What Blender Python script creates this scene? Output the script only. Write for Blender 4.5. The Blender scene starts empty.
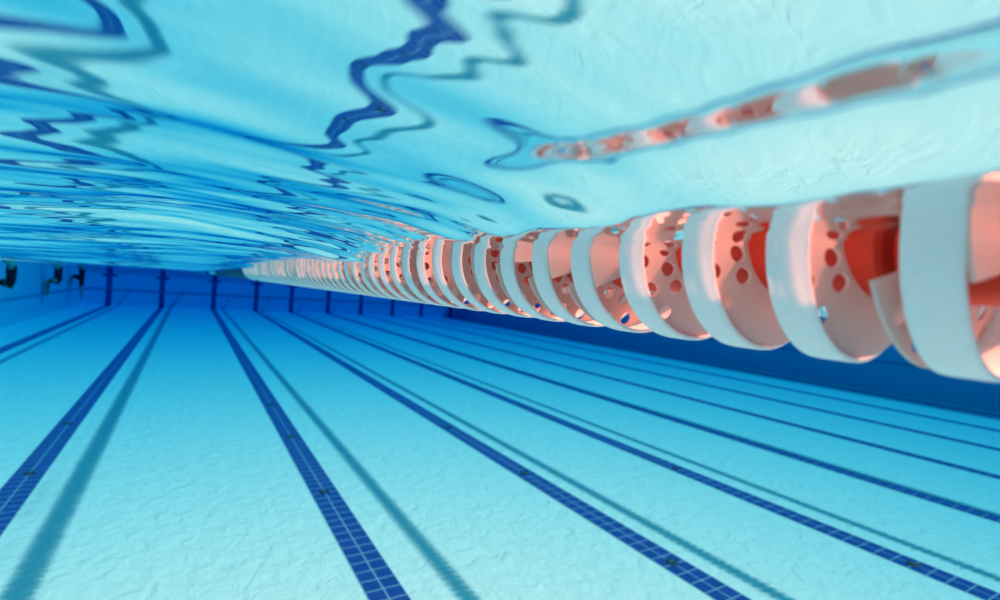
import bpy, bmesh, math, random
import numpy as np
from mathutils import Vector, Matrix

random.seed(7)
SC = bpy.context.scene
COL = SC.collection
PI = math.pi

# ------------------------------------------------------------------ camera
CAM_Z = 2.05
F_PX = 510.0
YAW, PITCH, ROLL = math.radians(31.400853), math.radians(-0.85405617), math.radians(3.92895597)
cd = bpy.data.cameras.new('camera')
cam = bpy.data.objects.new('camera', cd)
COL.objects.link(cam)
fw = Vector((math.sin(YAW) * math.cos(PITCH), math.cos(YAW) * math.cos(PITCH), math.sin(PITCH)))
rt = Vector((math.cos(YAW), -math.sin(YAW), 0))
up = rt.cross(fw)
r2 = math.cos(ROLL) * rt + math.sin(ROLL) * up
u2 = -math.sin(ROLL) * rt + math.cos(ROLL) * up
M = Matrix((r2, u2, -fw)).transposed().to_4x4()
M.translation = Vector((0, 0, CAM_Z))
cam.matrix_world = M
cd.sensor_width = 36.0
cd.lens = F_PX / 1000 * 36.0
cd.clip_start = 0.005
cd.clip_end = 200
cd.dof.use_dof = True
cd.dof.focus_distance = 0.75
cd.dof.aperture_fstop = 3.6
SC.camera = cam

# ------------------------------------------------------------------ light and exposure
SC.view_settings.view_transform = 'Standard'
SC.view_settings.look = 'None'
SC.view_settings.exposure = 0.0
SC.view_settings.gamma = 1.0
SC.view_settings.use_curve_mapping = False
SC.cycles.max_bounces = 16
SC.cycles.diffuse_bounces = 6
SC.cycles.glossy_bounces = 8
SC.cycles.transmission_bounces = 8
SC.cycles.transparent_max_bounces = 16
SC.cycles.sample_clamp_indirect = 6.0

wd = bpy.data.worlds.new('sky')
SC.world = wd
wd.use_nodes = True
bg = wd.node_tree.nodes['Background']
bg.inputs['Color'].default_value = (0.45, 0.9, 0.9, 1)
bg.inputs['Strength'].default_value = 0.65

sd = bpy.data.lights.new('sun', 'SUN')
sun = bpy.data.objects.new('sun', sd)
COL.objects.link(sun)
sd.energy = 13.7
sd.color = (1.0, 0.28, 0.18)
sd.angle = math.radians(1.1)
SUN_DIR = Vector((-0.575, 0.32, -1.0)).normalized()
sun.rotation_euler = SUN_DIR.to_track_quat('-Z', 'Y').to_euler()
sun.location = (6, -4, 12)

# ------------------------------------------------------------------ helpers
def link(name, mesh, mat=None, parent=None):
    o = bpy.data.objects.new(name, mesh)
    COL.objects.link(o)
    if mat is not None and not mesh.materials:
        mesh.materials.append(mat)
    if parent is not None:
        o.parent = parent
    return o

def mesh_of(name, bm, smooth=False, angle=None):
    me = bpy.data.meshes.new(name)
    bmesh.ops.recalc_face_normals(bm, faces=bm.faces)
    bm.to_mesh(me)
    bm.free()
    if smooth:
        me.polygons.foreach_set('use_smooth', [True] * len(me.polygons))
        if angle is not None:
            me.set_sharp_from_angle(angle=math.radians(angle))
    return me

def add_box(bm, x0, x1, y0, y1, z0, z1):
    v = [bm.verts.new(p) for p in ((x0, y0, z0), (x1, y0, z0), (x1, y1, z0), (x0, y1, z0),
                                   (x0, y0, z1), (x1, y0, z1), (x1, y1, z1), (x0, y1, z1))]
    for f in ((3, 2, 1, 0), (4, 5, 6, 7), (0, 1, 5, 4), (1, 2, 6, 5), (2, 3, 7, 6), (3, 0, 4, 7)):
        bm.faces.new([v[i] for i in f])

def box_mesh(name, *b):
    bm = bmesh.new()
    add_box(bm, *b)
    return mesh_of(name, bm)

def lathe_y(bm, prof, seg, off=(0, 0, 0), closed=True):
    """revolve (y, r) profile points about the Y axis"""
    rings = []
    for k in range(seg):
        a = 2 * PI * k / seg
        rings.append([bm.verts.new((off[0] + r * math.cos(a), off[1] + y, off[2] + r * math.sin(a))) for y, r in prof])
    n = len(prof)
    for k in range(seg):
        A, B = rings[k], rings[(k + 1) % seg]
        for i in range(n if closed else n - 1):
            j = (i + 1) % n
            bm.faces.new((A[i], A[j], B[j], B[i]))

def structure(o, label=None):
    o['kind'] = 'structure'
    if label:
        o['label'] = label
    return o

def thing(o, label, cat, group=None):
    o['label'] = label
    o['category'] = cat
    if group:
        o['group'] = group
    return o

# ------------------------------------------------------------------ materials
def new_mat(name):
    m = bpy.data.materials.new(name)
    m.use_nodes = True
    nt = m.node_tree
    nt.nodes.clear()
    out = nt.nodes.new('ShaderNodeOutputMaterial')
    return m, nt, out

def N(nt, t, **kw):
    n = nt.nodes.new(t)
    for k, v in kw.items():
        setattr(n, k, v)
    return n

def simple(name, col, rough=0.5, spec=0.3, transl=0.0, tcol=None, bump=0.0, bscale=200, sss=0.0):
    m, nt, out = new_mat(name)
    p = N(nt, 'ShaderNodeBsdfPrincipled')
    p.inputs['Roughness'].default_value = rough
    p.inputs['Specular IOR Level'].default_value = spec
    if sss:
        p.inputs['Subsurface Weight'].default_value = 0.5
        p.inputs['Subsurface Scale'].default_value = sss
        p.inputs['Subsurface Radius'].default_value = (1.0, 0.8, 0.7)
    tc = N(nt, 'ShaderNodeTexCoord')
    nz = N(nt, 'ShaderNodeTexNoise')
    nz.inputs['Scale'].default_value = bscale
    nz.inputs['Detail'].default_value = 3
    nt.links.new(tc.outputs['Object'], nz.inputs['Vector'])
    mx = N(nt, 'ShaderNodeMix', data_type='RGBA')
    mx.inputs['A'].default_value = (*[c * 0.93 for c in col], 1)
    mx.inputs['B'].default_value = (*[min(1, c * 1.04) for c in col], 1)
    nt.links.new(nz.outputs['Fac'], mx.inputs['Factor'])
    nt.links.new(mx.outputs['Result'], p.inputs['Base Color'])
    if bump:
        b = N(nt, 'ShaderNodeBump')
        b.inputs['Strength'].default_value = bump
        b.inputs['Distance'].default_value = 0.001
        nt.links.new(nz.outputs['Fac'], b.inputs['Height'])
        nt.links.new(b.outputs['Normal'], p.inputs['Normal'])
    if transl:
        t = N(nt, 'ShaderNodeBsdfTranslucent')
        t.inputs['Color'].default_value = (*(tcol or col), 1)
        s = N(nt, 'ShaderNodeMixShader')
        s.inputs[0].default_value = transl
        nt.links.new(p.outputs[0], s.inputs[1])
        nt.links.new(t.outputs[0], s.inputs[2])
        nt.links.new(s.outputs[0], out.inputs['Surface'])
    else:
        nt.links.new(p.outputs[0], out.inputs['Surface'])
    return m

def tile_mat(name, c1, c2, grout, size, axes='XY', mortar=0.003, bump=0.0, rough=0.35, offset=(0, 0), ripple=0.0):
    m, nt, out = new_mat(name)
    p = N(nt, 'ShaderNodeBsdfPrincipled')
    p.inputs['Roughness'].default_value = rough
    p.inputs['Specular IOR Level'].default_value = 0.15
    g = N(nt, 'ShaderNodeNewGeometry')
    sx = N(nt, 'ShaderNodeSeparateXYZ')
    nt.links.new(g.outputs['Position'], sx.inputs[0])
    cx = N(nt, 'ShaderNodeCombineXYZ')
    for i, a in enumerate(axes):
        ad = N(nt, 'ShaderNodeMath', operation='ADD')
        ad.inputs[1].default_value = offset[i]
        nt.links.new(sx.outputs[a], ad.inputs[0])
        nt.links.new(ad.outputs[0], cx.inputs[i])
    br = N(nt, 'ShaderNodeTexBrick', offset=0.0)
    br.inputs['Color1'].default_value = (*c1, 1)
    br.inputs['Color2'].default_value = (*c2, 1)
    br.inputs['Mortar'].default_value = (*grout, 1)
    br.inputs['Scale'].default_value = 1.0
    br.inputs['Mortar Size'].default_value = mortar
    br.inputs['Mortar Smooth'].default_value = 0.2
    br.inputs['Brick Width'].default_value = size[0]
    br.inputs['Row Height'].default_value = size[1]
    nt.links.new(cx.outputs[0], br.inputs['Vector'])
    nt.links.new(br.outputs['Color'], p.inputs['Base Color'])
    if ripple:
        nz = N(nt, 'ShaderNodeTexNoise')
        nz.inputs['Scale'].default_value = 7.0
        nz.inputs['Detail'].default_value = 3.5
        nz.inputs['Roughness'].default_value = 0.55
        nz.inputs['Distortion'].default_value = 0.7
        nt.links.new(g.outputs['Position'], nz.inputs['Vector'])
        b = N(nt, 'ShaderNodeBump')
        b.inputs['Strength'].default_value = ripple
        b.inputs['Distance'].default_value = 0.035
        nt.links.new(nz.outputs['Fac'], b.inputs['Height'])
        nt.links.new(b.outputs['Normal'], p.inputs['Normal'])
    nt.links.new(p.outputs[0], out.inputs['Surface'])
    return m

M_FLOOR = tile_mat('pool_tile', (0.94, 0.87, 0.83), (0.925, 0.855, 0.815), (0.85, 0.80, 0.78), (0.125, 0.125), 'XY', 0.003, ripple=1.0)
M_WALL_X = tile_mat('wall_tile_side', (0.60, 0.72, 0.78), (0.58, 0.70, 0.77), (0.52, 0.66, 0.74), (0.25, 0.125), 'YZ', 0.004)
M_WALL_Y = tile_mat('wall_tile_end', (0.72, 0.84, 0.9), (0.69, 0.82, 0.89), (0.62, 0.77, 0.85), (0.25, 0.125), 'XZ', 0.004)
M_LEDGE = tile_mat('ledge_tile', (0.28, 0.42, 0.55), (0.26, 0.40, 0.53), (0.3, 0.45, 0.55), (0.25, 0.125), 'XY', 0.003)
M_DECK = simple('deck_stone', (0.62, 0.6, 0.56), 0.7)
M_RING = simple('white_float_plastic', (0.95, 0.95, 0.94), 0.42, 0.35, 0.0, bump=0.5, bscale=260, sss=0.02)
M_FIN = simple('glow_tinted_plastic', (0.92, 0.69, 0.64), 0.45, 0.35, 0.25, (0.92, 0.55, 0.47))  # white plastic; red light from the core is put into its pink colour
M_CORE = simple('red_float_foam', (0.72, 0.035, 0.008), 0.45, 0.4)
M_BLUE = simple('dark_blue_plastic', (0.02, 0.10, 0.22), 0.45, 0.35)
M_CABLE = simple('steel_cable', (0.45, 0.46, 0.47), 0.35, 0.5)
M_INLET = simple('dark_inlet_plastic', (0.03, 0.06, 0.07), 0.5)
M_SKIN = simple('skin', (0.60, 0.40, 0.31), 0.55)
M_SWIM = simple('dark_swimwear', (0.012, 0.010, 0.02), 0.7)
M_HAIR = simple('dark_hair', (0.03, 0.02, 0.015), 0.6)

# ------------------------------------------------------------------ pool shell
X0, X1 = -4.60, 16.70
Y0, Y1 = -4.0, 32.8
TOP = 2.42
structure(link('floor', box_mesh('floor', X0 - .4, X1 + .4, Y0 - .4, Y1 + .4, -0.3, 0.0), M_FLOOR), 'pale tiled pool floor')
structure(link('wall_left', box_mesh('wall_left', X0 - .4, X0, Y0, Y1, 0, TOP), M_WALL_X), 'tiled side wall of the pool on the left')
structure(link('wall_right', box_mesh('wall_right', X1, X1 + .4, Y0, Y1, 0, TOP), M_WALL_X), 'shaded tiled side wall of the pool on the right')
structure(link('wall_end', box_mesh('wall_end', X0 - .4, X1 + .4, Y1, Y1 + .4, 0, TOP), M_WALL_Y), 'tiled end wall of the pool with lane marks')
structure(link('wall_back', box_mesh('wall_back', X0 - .4, X1 + .4, Y0 - .4, Y0, 0, TOP), M_WALL_Y), 'tiled pool wall behind the camera')
LZ = 0.88
for k, b in enumerate(((X0, X0 + .035, Y0, Y1 - .035, LZ - .05, LZ), (X1 - .035, X1, Y0, Y1 - .035, LZ - .05, LZ), (X0, X1, Y1 - .035, Y1, LZ - .05, LZ))):
    structure(link('trim_%d' % (k + 1), box_mesh('trim', *b), M_LEDGE), 'narrow tile ledge along the %s pool wall' % ('left', 'right', 'end')[k])

# lane markings on the floor and on the end wall
SX = [-3.495, -1.214, 1.220, 3.380, 5.316, 7.472, 9.540, 11.658, 13.733, 15.953]
SW = 0.25
NTH = ['first', 'second', 'third', 'fourth', 'fifth', 'sixth', 'seventh', 'eighth', 'ninth', 'tenth']
MARK_Y1 = Y1 - 0.004
def stripe_mat(name, x, axes):
    return tile_mat(name, (0.016, 0.06, 0.28), (0.022, 0.07, 0.31), (0.38, 0.50, 0.63), (0.125, 0.125), axes, 0.0045, offset=(-(x - SW / 2), 0))
for k, x in enumerate(SX):
    structure(link('floor_marking', box_mesh('floor_marking', x - SW / 2, x + SW / 2, Y0, MARK_Y1, 0.0, 0.004), stripe_mat('lane_tile', x, 'XY')),
              'dark blue tiled lane line on the floor, %s from the left wall' % NTH[k])
    bm = bmesh.new()
    xw, xc, zc, hb = x - SW / 2, 0.30, 1.56, 0.07
    pts = [(x - SW / 2, 0.004), (x + SW / 2, 0.004), (x + SW / 2, zc - hb), (x + xc, zc - hb), (x + xc, zc + hb), (x + SW / 2, zc + hb),
           (x + SW / 2, 1.95), (x - SW / 2, 1.95), (x - SW / 2, zc + hb), (x - xc, zc + hb), (x - xc, zc - hb), (x - SW / 2, zc - hb)]
    a = [bm.verts.new((p, Y1 - 0.004, q)) for p, q in pts]
    b = [bm.verts.new((p, Y1, q)) for p, q in pts]
    bm.faces.new(a)
    bm.faces.new(b[::-1])
    for i in range(len(pts)):
        j = (i + 1) % len(pts)
        bm.faces.new((a[i], b[i], b[j], a[j]))
    structure(link('wall_marking', mesh_of('wall_marking', bm), stripe_mat('lane_tile_wall', x, 'XZ')), 'dark blue lane cross on the end wall, %s from the left wall' % NTH[k])

# ------------------------------------------------------------------ water
WATER = CAM_Z + 0.058
rng = random.Random(11)
COMPS = []
for lam, amp, n in ((1.9, 0.006, 4), (0.9, 0.0028, 5), (0.45, 0.0018, 8), (0.22, 0.0008, 8), (0.11, 0.00042, 7), (0.065, 0.00012, 6)):
    for _ in range(n):
        l = lam * rng.uniform(0.8, 1.25)
        th = math.radians(90 + rng.gauss(0, 28))
        COMPS.append((l, amp * rng.uniform(0.6, 1.2), th, rng.uniform(0, 2 * PI)))

def grade(lo, hi, c0, c1, d, g):
    mid = list(np.arange(c0, c1 + d / 2, d))
    left, right = [], []
    s, p = d, mid[0]
    while p > lo:
        s *= g
        p -= s
        left.append(max(p, lo))
    s, p = d, mid[-1]
    while p < hi:
        s *= g
        p += s
        right.append(min(p, hi))
    return np.array(left[::-1] + mid + right)

def build_water():
    xs = grade(X0 - .1, X1 + .1, -0.75, 0.6, 0.0055, 1.06)
    ys = grade(Y0 - .1, Y1 + .1, -0.25, 1.2, 0.0055, 1.045)
    gx, gy = np.gradient(xs), np.gradient(ys)
    XX, YY = np.meshgrid(xs, ys)
    sp = np.maximum(*np.meshgrid(gx, gy))
    Z = np.zeros_like(XX)
    near = np.exp(-(((XX - 0.2) / 0.55) ** 2 + ((YY - 0.2) / 0.55) ** 2))
    for l, a, th, ph in COMPS:
        fade = np.clip(l / (4 * sp) - 0.5, 0, 1)
        calm = 1 - (0.9 if l > 0.6 else 0.4) * near
        Z += fade * calm * a * np.sin(2 * PI / l * (XX * math.cos(th) + YY * math.sin(th)) + ph)
    # the swash of the near lane rope: water falls towards the rope, with one small ridge before it
    def rise(t, ts, sl, zero):
        u = np.arange(-1.5, 2.5, 0.002)
        g = np.interp(u, ts, sl)
        ker = np.hanning(11)
        g = np.convolve(g, ker / ker.sum(), 'same')
        hh = np.cumsum(g) * 0.002
        return np.interp(t, u, hh - np.interp(zero, u, hh))
    swash = rise(XX, (-0.6, -0.3, -0.08, -0.03, 0.02, 0.12, 0.17, 0.195, 0.215, 0.25, 0.262, 0.335, 0.36, 0.6, 0.9),
                 (0, 0.12, 0.10, 0.02, -0.06, -0.07, -0.11, -0.16, -0.27, -0.27, -0.09, -0.08, 0.0, 0.02, 0), 0.33)
    Z += swash * np.exp(-np.clip(np.hypot(XX - 0.2, YY) - 0.25, 0, None) ** 2 / 1.5 ** 2)
    ridge = rise(XX + 0.11 * YY, (0.09, 0.13, 0.168, 0.177, 0.197, 0.206, 0.24, 0.28), (0, -0.02, -0.04, 0.23, 0.23, -0.04, -0.02, 0), 0.36)
    Z += ridge * np.exp(-((YY - 0.15) / 0.10) ** 2 - ((XX - 0.16) / 0.16) ** 2)
    WLOC = 0.010 * near
    Z -= WLOC
    # fine wavelets lapping along the rope
    lap = np.exp(-((XX - 0.305) / 0.035) ** 2 - (np.clip(YY - 0.3, 0, None) / 0.5) ** 2)
    Z += lap * 0.0003 * (np.sin(2 * PI / 0.036 * (XX + 0.10 * YY + 0.01 * np.sin(9 * YY))) + 0.6 * np.sin(2 * PI / 0.051 * (XX - 0.16 * YY) + 1.0))
    # a long low swell ahead, left of the near lane rope
    mask = np.clip((0.36 - XX) / 0.36, 0, 1)
    mask = mask * mask * (3 - 2 * mask)
    Z -= mask * np.interp(YY, np.arange(-5, 36, 0.05), np.convolve(np.interp(np.arange(-5, 36, 0.05), (1.2, 4.0, 5.5, 10.0), (0, 0.056, 0.056, 0)), np.ones(9) / 9, 'same'))
    Z += WATER
    ny, nx = Z.shape
    v = np.stack([XX, YY, Z], -1).reshape(-1, 3)
    idx = np.arange(nx * ny).reshape(ny, nx)
    faces = np.stack([idx[:-1, :-1], idx[:-1, 1:], idx[1:, 1:], idx[1:, :-1]], -1).reshape(-1, 4).tolist()
    ntop = len(faces)
    verts = v.tolist()
    loop = list(idx[0, :]) + list(idx[1:, -1]) + list(idx[-1, -2::-1]) + list(idx[-2:0:-1, 0])
    base = len(verts)
    for i in loop:
        verts.append([verts[i][0], verts[i][1], -0.1])
    n = len(loop)
    for k in range(n):
        j = (k + 1) % n
        faces.append([int(loop[k]), base + k, base + j, int(loop[j])])
    faces.append([base + k for k in range(n)][::-1])
    me = bpy.data.meshes.new('water')
    me.from_pydata(verts, [], faces)
    me.polygons.foreach_set('use_smooth', [True] * ntop + [False] * (len(faces) - ntop))
    me.update()
    return me

def water_mat():
    m, nt, out = new_mat('pool_water')
    tc = N(nt, 'ShaderNodeNewGeometry')
    mp = N(nt, 'ShaderNodeMapping')
    mp.inputs['Scale'].default_value = (1.0, 2.6, 1.0)
    mp.inputs['Rotation'].default_value = (0, 0, math.radians(-12))
    nt.links.new(tc.outputs['Position'], mp.inputs[0])
    nz = N(nt, 'ShaderNodeTexNoise')
    nz.inputs['Scale'].default_value = 1.7
    nz.inputs['Detail'].default_value = 3.0
    nz.inputs['Roughness'].default_value = 0.5
    nz.inputs['Distortion'].default_value = 0.4
    nt.links.new(mp.outputs[0], nz.inputs['Vector'])
    b = N(nt, 'ShaderNodeBump')
    b.inputs['Strength'].default_value = 0.3
    b.inputs['Distance'].default_value = 0.045
    nt.links.new(nz.outputs['Fac'], b.inputs['Height'])
    fr = N(nt, 'ShaderNodeFresnel')
    fr.inputs['IOR'].default_value = 1.333
    gl = N(nt, 'ShaderNodeBsdfGlossy')
    gl.inputs['Roughness'].default_value = 0.0
    gl.inputs['Color'].default_value = (1, 1, 1, 1)
    tr = N(nt, 'ShaderNodeBsdfTransparent')
    mx = N(nt, 'ShaderNodeMixShader')
    nt.links.new(b.outputs['Normal'], gl.inputs['Normal'])
    nt.links.new(b.outputs['Normal'], fr.inputs['Normal'])
    nt.links.new(fr.outputs[0], mx.inputs[0])
    nt.links.new(tr.outputs[0], mx.inputs[1])
    nt.links.new(gl.outputs[0], mx.inputs[2])
    nt.links.new(mx.outputs[0], out.inputs['Surface'])
    # absorption per metre: red goes first, then green, then blue
    ka = (0.335, 0.066, 0.016)
    d = max(ka)
    va = N(nt, 'ShaderNodeVolumeAbsorption')
    va.inputs['Color'].default_value = (*[1 - k / d for k in ka], 1)
    va.inputs['Density'].default_value = d
    nt.links.new(va.outputs[0], out.inputs['Volume'])
    return m

structure(link('water', build_water(), water_mat()), 'rippling pool water under a mirror-like surface')

# ------------------------------------------------------------------ lane rope
ROPE_X, ROPE_Z = 0.41, CAM_Z + 0.048
R_OUT, RING_W, PITCHY = 0.081, 0.028, 0.0690
R_CORE = 0.036

def ring_mesh():
    bm = bmesh.new()
    h, t = RING_W / 2, 0.0040
    prof = [(-h + .0008, R_OUT - .0004), (-h * .6, R_OUT), (h * .6, R_OUT), (h - .0008, R_OUT - .0004),
            (h, R_OUT - .0014), (h, R_OUT - t + .0006), (h - .0008, R_OUT - t), (-h + .0008, R_OUT - t), (-h, R_OUT - t + .0006), (-h, R_OUT - .0014)]
    lathe_y(bm, prof, 96)
    return mesh_of('float_ring', bm, True, 50)

def fin_mesh():
    """one turn of a perforated helical web between the core and the outer ring"""
    r0, r1 = R_CORE - 0.001, R_OUT - 0.0028
    rm = (r0 + r1) / 2
    n, holes, hr = 16, 12, 0.0067
    da = 2 * PI / n
    bm = bmesh.new()
    cache = {}
    def V(a, r):
        k = (round(a, 5), round(r, 6))
        if k not in cache:
            cache[k] = bm.verts.new((a, r, 0))
        return cache[k]
    for row in (0, 1):
        ra, rb = ((r0, rm), (rm, r1))[row]
        rc = (ra + rb) / 2
        for k in range(n):
            a0 = k * da + (da / 2 if row else 0)
            a1 = a0 + da
            if row and k == n - 1:
                a1 = n * da
            ac = (a0 + a1) / 2
            S = 4
            full = abs(a1 - a0 - da) < 1e-6
            cols = [a0 + (a1 - a0) * i / (S if full else S // 2) for i in range((S if full else S // 2) + 1)]
            rows = [ra + (rb - ra) * j / S for j in range(S + 1)]
            if k < holes and full:
                edge = [(a, rows[0]) for a in cols[:-1]] + [(cols[-1], r) for r in rows[:-1]] + [(a, rows[-1]) for a in cols[:0:-1]] + [(cols[0], r) for r in rows[:0:-1]]
                m = len(edge)
                inner = []
                for (a, r) in edge:
                    dx, dy = (a - ac) * rc, r - rc
                    sq = max(abs(dx) / ((a1 - a0) * rc / 2), abs(dy) / ((rb - ra) / 2))
                    L = math.hypot(dx / ((a1 - a0) * rc), dy / (rb - ra))
                    ang = math.atan2(dy / (rb - ra), dx / ((a1 - a0) * rc))
                    inner.append(bm.verts.new((ac + hr * math.cos(ang) / rc, rc + hr * math.sin(ang), 0)))
                for i in range(m):
                    j = (i + 1) % m
                    bm.faces.new((V(*edge[i]), V(*edge[j]), inner[j], inner[i]))
            else:
                for i in range(len(cols) - 1):
                    for j in range(S):
                        bm.faces.new((V(cols[i], rows[j]), V(cols[i + 1], rows[j]), V(cols[i + 1], rows[j + 1]), V(cols[i], rows[j + 1])))
        if row == 1:   # half patch at the start of the outer row
            cols = [0, da / 4, da / 2]
            rows = [ra + (rb - ra) * j / 4 for j in range(5)]
            for i in range(2):
                for j in range(4):
                    bm.faces.new((V(cols[i], rows[j]), V(cols[i + 1], rows[j]), V(cols[i + 1], rows[j + 1]), V(cols[i], rows[j + 1])))
    bmesh.ops.remove_doubles(bm, verts=bm.verts, dist=1e-6)
    bmesh.ops.recalc_face_normals(bm, faces=bm.faces)
    half = 0.0225
    th = 0.0024
    bm.faces.ensure_lookup_table()
    vs = list(bm.verts)
    top, bot = {}, {}
    for v in vs:
        a, r = v.co.x, v.co.y
        y = half - 2 * half * a / (2 * PI) - 0.013 * (1 - (r - r0) / (r1 - r0)) + 0.006
        top[v] = (r * math.cos(a), y - th / 2, r * math.sin(a))
        bot[v] = (r * math.cos(a), y + th / 2, r * math.sin(a))
    out = bmesh.new()
    T = {v: out.verts.new(top[v]) for v in vs}
    B = {v: out.verts.new(bot[v]) for v in vs}
    for f in bm.faces:
        out.faces.new([T[v] for v in f.verts])
        out.faces.new([B[v] for v in reversed(f.verts)])
    for e in bm.edges:
        if len(e.link_faces) == 1:
            a, b = e.verts
            out.faces.new((T[a], T[b], B[b], B[a]))
    bm.free()
    return mesh_of('spiral_fin', out, True, 40)

def core_mesh():
    bm = bmesh.new()
    h = PITCHY / 2
    lathe_y(bm, [(-h, .006), (-h, R_CORE - .003), (-h + .003, R_CORE), (h - .003, R_CORE), (h, R_CORE - .003), (h, .006)], 48)
    return mesh_of('core_float', bm, True, 40)

RING, FIN, CORE = ring_mesh(), fin_mesh(), core_mesh()
RING.materials.append(M_RING)
FIN.materials.append(M_FIN)
CORE.materials.append(M_CORE)
RING_B, FIN_B, CORE_B = RING.copy(), FIN.copy(), CORE.copy()
for me, mm in ((RING_B, M_BLUE), (FIN_B, M_BLUE), (CORE_B, M_BLUE)):
    me.materials.clear()
    me.materials.append(mm)

def cable_mesh(y0, y1):
    bm = bmesh.new()
    lathe_y(bm, [(y0, 0.0001), (y0, .0045), (y1, .0045), (y1, 0.0001)], 10)
    return mesh_of('cable', bm, True, 40)

def low_discs(name, ys):
    bm = bmesh.new()
    h = RING_W / 2
    for y in ys:
        lathe_y(bm, [(-h, R_OUT), (h, R_OUT), (h, R_OUT - .004), (-h, R_OUT - .004)], 20, (0, y, 0))
        lathe_y(bm, [(-.003, R_OUT - .004), (.003, R_OUT - .004), (.003, R_CORE), (-.003, R_CORE)], 20, (0, y, 0))
        lathe_y(bm, [(-.03, .006), (-.03, R_CORE), (.03, R_CORE), (.03, .006)], 10, (0, y, 0))
    return mesh_of(name, bm, True, 40)

rope = bpy.data.objects.new('lane_rope', None)
COL.objects.link(rope)
rope.location = (ROPE_X, 0, ROPE_Z)
thing(rope, 'lane rope of white float rings with red cores, beside the camera', 'lane rope', 'lane ropes on the water surface')
link('cable', cable_mesh(Y0 + .02, Y1 - .02), M_CABLE, rope)
FIRST_Y = 0.1195
SPIN = {-1: 120, 0: 200, 1: -44, 2: -50, 3: -35, 4: 208, 5: 202, 6: 188, 7: 160, 8: 150, 9: 120}
N_WHITE = 60
for k in range(-1, 99):
    y = FIRST_Y + k * PITCHY - (0.007 if k < 1 else 0)
    white = k < N_WHITE
    d = link('float_ring', RING if white else RING_B, None, rope)
    d.location = (0, y, 0)
    spin = SPIN.get(k, random.uniform(0, 360))
    d.rotation_euler = (0, -math.radians(spin), 0)
    f = link('spiral_fin', FIN if white else FIN_B, None, d)
    c = link('core_float', CORE if white else CORE_B, None, d)
    if white:
        f['label'] = 'white spiral fin with round holes, pink core glow put into its colour'
        c['label'] = 'red core float'
    else:
        d['label'] = 'dark blue float ring'
ys = [FIRST_Y + k * PITCHY for k in range(99, int((Y1 - .3 - FIRST_Y) / PITCHY))]
far = link('float_ring', low_discs('far_rings', ys), None, rope)
far.data.materials.append(M_BLUE)
far.data.materials.append(M_RING)
far.data.polygons.foreach_set('material_index', [1 if (9.5 < p.center.y < 12.5 or p.center.y > 16) else 0 for p in far.data.polygons])
far['kind'] = 'stuff'
near = link('float_ring', low_discs('behind_rings', [FIRST_Y + k * PITCHY for k in range(-58, -1)]), M_RING, rope)
near['kind'] = 'stuff'

# the other lanes' ropes
ROPES = [(-1.90, 'white lane rope at the surface one lane left of the near rope'),
         (2.90, 'white lane rope one lane right of the near red cored rope'),
         (4.95, 'white lane rope two lanes right of the near red cored rope'),
         (6.95, 'white lane rope three lanes right of the near red cored rope'),
         (8.85, 'white lane rope four lanes right of the near red cored rope')]
LOW = low_discs('rope_rings', [Y0 + .3 + k * PITCHY for k in range(int((Y1 - Y0 - .6) / PITCHY))])
LOW.materials.append(M_RING)
CAB = cable_mesh(Y0 + .02, Y1 - .02)
CAB.materials.append(M_CABLE)
for x, lab in ROPES:
    r = bpy.data.objects.new('lane_rope', None)
    COL.objects.link(r)
    r.location = (x, 0, ROPE_Z)
    thing(r, lab, 'lane rope', 'lane ropes on the water surface')
    link('cable', CAB, None, r)
    o = link('float_ring', LOW, None, r)
    o.scale = (0.8, 1, 0.8)
    o['kind'] = 'stuff'

# ------------------------------------------------------------------ floor inlets on the lane lines
def inlet_mesh():
    bm = bmesh.new()
    prof = [(0.0, .058), (.006, .058), (.011, .050), (.013, .030), (.013, .012)]
    seg = 28
    rings = [[bm.verts.new((r * math.cos(2 * PI * k / seg), r * math.sin(2 * PI * k / seg), z)) for k in range(seg)] for z, r in prof]
    for A, B in zip(rings, rings[1:]):
        for k in range(seg):
            j = (k + 1) % seg
            bm.faces.new((A[k], A[j], B[j], B[k]))
    bm.faces.new(rings[0][::-1])
    bm.faces.new(rings[-1])
    return mesh_of('floor_inlet', bm, True, 40)
INLET = inlet_mesh()
INLET.materials.append(M_INLET)
def screw_mesh():
    bm = bmesh.new()
    bmesh.ops.create_cone(bm, cap_ends=True, segments=12, radius1=.009, radius2=.007, depth=.004)
    return mesh_of('screw', bm)
SCREW = screw_mesh()
SCREW.materials.append(M_CABLE)
LINE_NAME = {1: 'the lane line left of the camera', 2: 'the lane line right of the camera', 3: 'the second lane line right of the camera', 4: 'the third lane line right of the camera'}
ORD = ['nearest of them', 'second nearest', 'third nearest', 'fourth nearest']
for li, ylist in ((1, (6.45, 8.32)), (2, (5.02, 6.94, 8.79)), (3, (2.65, 4.75, 6.73)), (4, (1.75, 4.2))):
    for q, y in enumerate(ylist):
        o = link('floor_inlet', INLET)
        o.location = (SX[li], y, 0.004)
        o.scale = (0.85, 0.85, 0.85)
        thing(o, 'dark inlet cover on %s, %s' % (LINE_NAME[li], ORD[q]), 'pool inlet', 'inlet covers on the lane lines')
        s = link('screw', SCREW, None, o)
        s.location = (0, 0, 0.0145)

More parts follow.
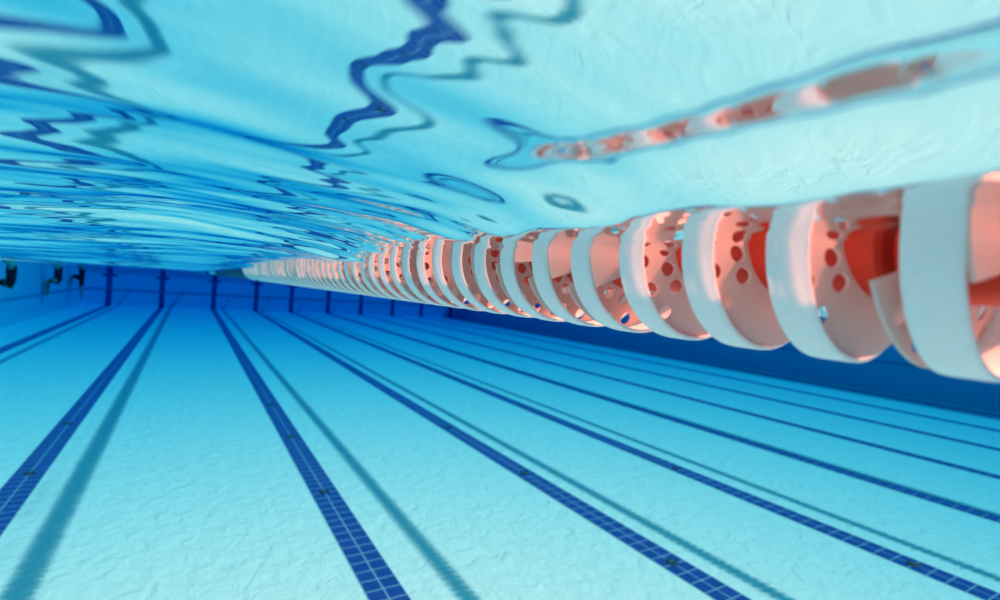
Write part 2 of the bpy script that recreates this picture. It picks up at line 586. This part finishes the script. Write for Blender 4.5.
# ------------------------------------------------------------------ bathers at the left wall
def skin_body(name, nodes, edges, parent=None, mat=None, sub=2):
    me = bpy.data.meshes.new(name)
    keys = list(nodes)
    me.from_pydata([nodes[k][0] for k in keys], [(keys.index(a), keys.index(b)) for a, b in edges], [])
    o = bpy.data.objects.new(name, me)
    COL.objects.link(o)
    o.modifiers.new('s', 'SKIN')
    sv = me.skin_vertices[0].data
    for i, k in enumerate(keys):
        r = nodes[k][1]
        sv[i].radius = r if isinstance(r, tuple) else (r, r)
        sv[i].use_root = i == 0
    m = o.modifiers.new('d', 'SUBSURF')
    m.levels = m.render_levels = sub
    dg = bpy.context.evaluated_depsgraph_get()
    nm = bpy.data.meshes.new_from_object(o.evaluated_get(dg))
    bpy.data.objects.remove(o)
    nm.polygons.foreach_set('use_smooth', [True] * len(nm.polygons))
    nm.materials.clear()
    return link(name, nm, mat, parent)

def make_person(x, y, rz, pose, label, leggings):
    """an upright bather holding the pool edge: origin under the hips on the floor, wall towards -X"""
    hz = 1.42
    lk = pose
    n = {'pelvis': ((0, 0, hz), (.12, .16)), 'waist': ((0, 0, hz + .18), (.10, .14)), 'chest': ((.0, 0, hz + .38), (.12, .17)),
         'neck': ((-.01, 0, hz + .56), .058), 'head': ((-.03, 0, hz + .68), (.085, .078)), 'crown': ((-.03, 0, hz + .80), (.07, .065)),
         'nose': ((-.135, 0, hz + .69), .012)}
    e = [('pelvis', 'waist'), ('waist', 'chest'), ('chest', 'neck'), ('neck', 'head'), ('head', 'crown'), ('head', 'nose')]
    for s, t in ((1, 'l'), (-1, 'r')):
        n['sh' + t] = ((0, .19 * s, hz + .46), .055)
        n['el' + t] = ((-.18, .27 * s, hz + .62), .042)
        n['wr' + t] = ((-0.345, .22 * s, hz + .95), .028)
        n['pa' + t] = ((-0.395, .21 * s, hz + 1.00), (.022, .036))
        e += [('chest', 'sh' + t), ('sh' + t, 'el' + t), ('el' + t, 'wr' + t), ('wr' + t, 'pa' + t)]
        for q in range(4):
            n['f%d' % q + t] = ((-0.445, (.21 + (q - 1.5) * .019) * s, hz + 1.018), .009)
            n['g%d' % q + t] = ((-0.485 + .008 * abs(q - 1.5), (.21 + (q - 1.5) * .021) * s, hz + 1.012), .008)
            e += [('pa' + t, 'f%d' % q + t), ('f%d' % q + t, 'g%d' % q + t)]
        n['th' + t] = ((-0.405, (.21 - .055) * s, hz + 1.012), .009)
        e.append(('pa' + t, 'th' + t))
        n['hp' + t] = ((0, .095 * s, hz - .05), .092)
        K, A = lk if s > 0 or not leggings else ((-.02, -.45), (.03, -.86))
        n['kn' + t] = ((K[0], .13 * s, hz + K[1]), .06)
        n['an' + t] = ((A[0], .11 * s, hz + A[1]), .038)
        n['to' + t] = ((A[0] - .06, .12 * s, hz + A[1] - .13), .028)
        e += [('pelvis', 'hp' + t), ('hp' + t, 'kn' + t), ('kn' + t, 'an' + t), ('an' + t, 'to' + t)]
    p = skin_body('person', n, e, None, M_SKIN)
    p.location = (x, y, 0)
    p.rotation_euler = (0, 0, rz)
    thing(p, label, 'person', 'bathers at the left wall')
    g = .016
    sn = {'pelvis': ((0, 0, hz), (.12 + g, .165 + g)), 'waist': ((0, 0, hz + .18), (.10 + g, .145 + g)), 'top': ((0, 0, hz + .40), (.122 + g, .178 + g)), 'yoke': ((0, 0, hz + .49), (.085 + g, .15 + g))}
    se = [('pelvis', 'waist'), ('waist', 'top'), ('top', 'yoke')]
    for s, t in ((1, 'l'), (-1, 'r')):
        fr = 0.95 if leggings else 0.7
        K, A = lk if s > 0 or not leggings else ((-.02, -.45), (.03, -.86))
        hp, kn = Vector((0, .095 * s, hz - .05)), Vector((K[0], .13 * s, hz + K[1]))
        sn['hp' + t] = (tuple(hp), .092 + g)
        sn['md' + t] = (tuple(hp.lerp(kn, fr)), .075 + g)
        se += [('pelvis', 'hp' + t), ('hp' + t, 'md' + t)]
    skin_body('swimwear', sn, se, p, M_SWIM)
    skin_body('hair', {'a': ((-.005, 0, hz + .73), (.09, .085)), 'b': ((-.01, 0, hz + .82), (.078, .072))}, [('a', 'b')], p, M_HAIR)

make_person(X0 + .46, 18.8, 0.1, ((-.36, .02), (-.30, -.38)), 'person in dark swimwear at the left wall, closest of the three bathers', False)
make_person(X0 + .46, 24.6, -0.15, ((-.34, -.10), (-.30, -.48)), 'person in dark swimwear at the left wall, middle of the three bathers', False)
make_person(X0 + .46, 29.4, 0.3, ((-.34, .10), (-.3, -.28)), 'person in dark swimwear at the left wall, furthest of the three bathers', True)
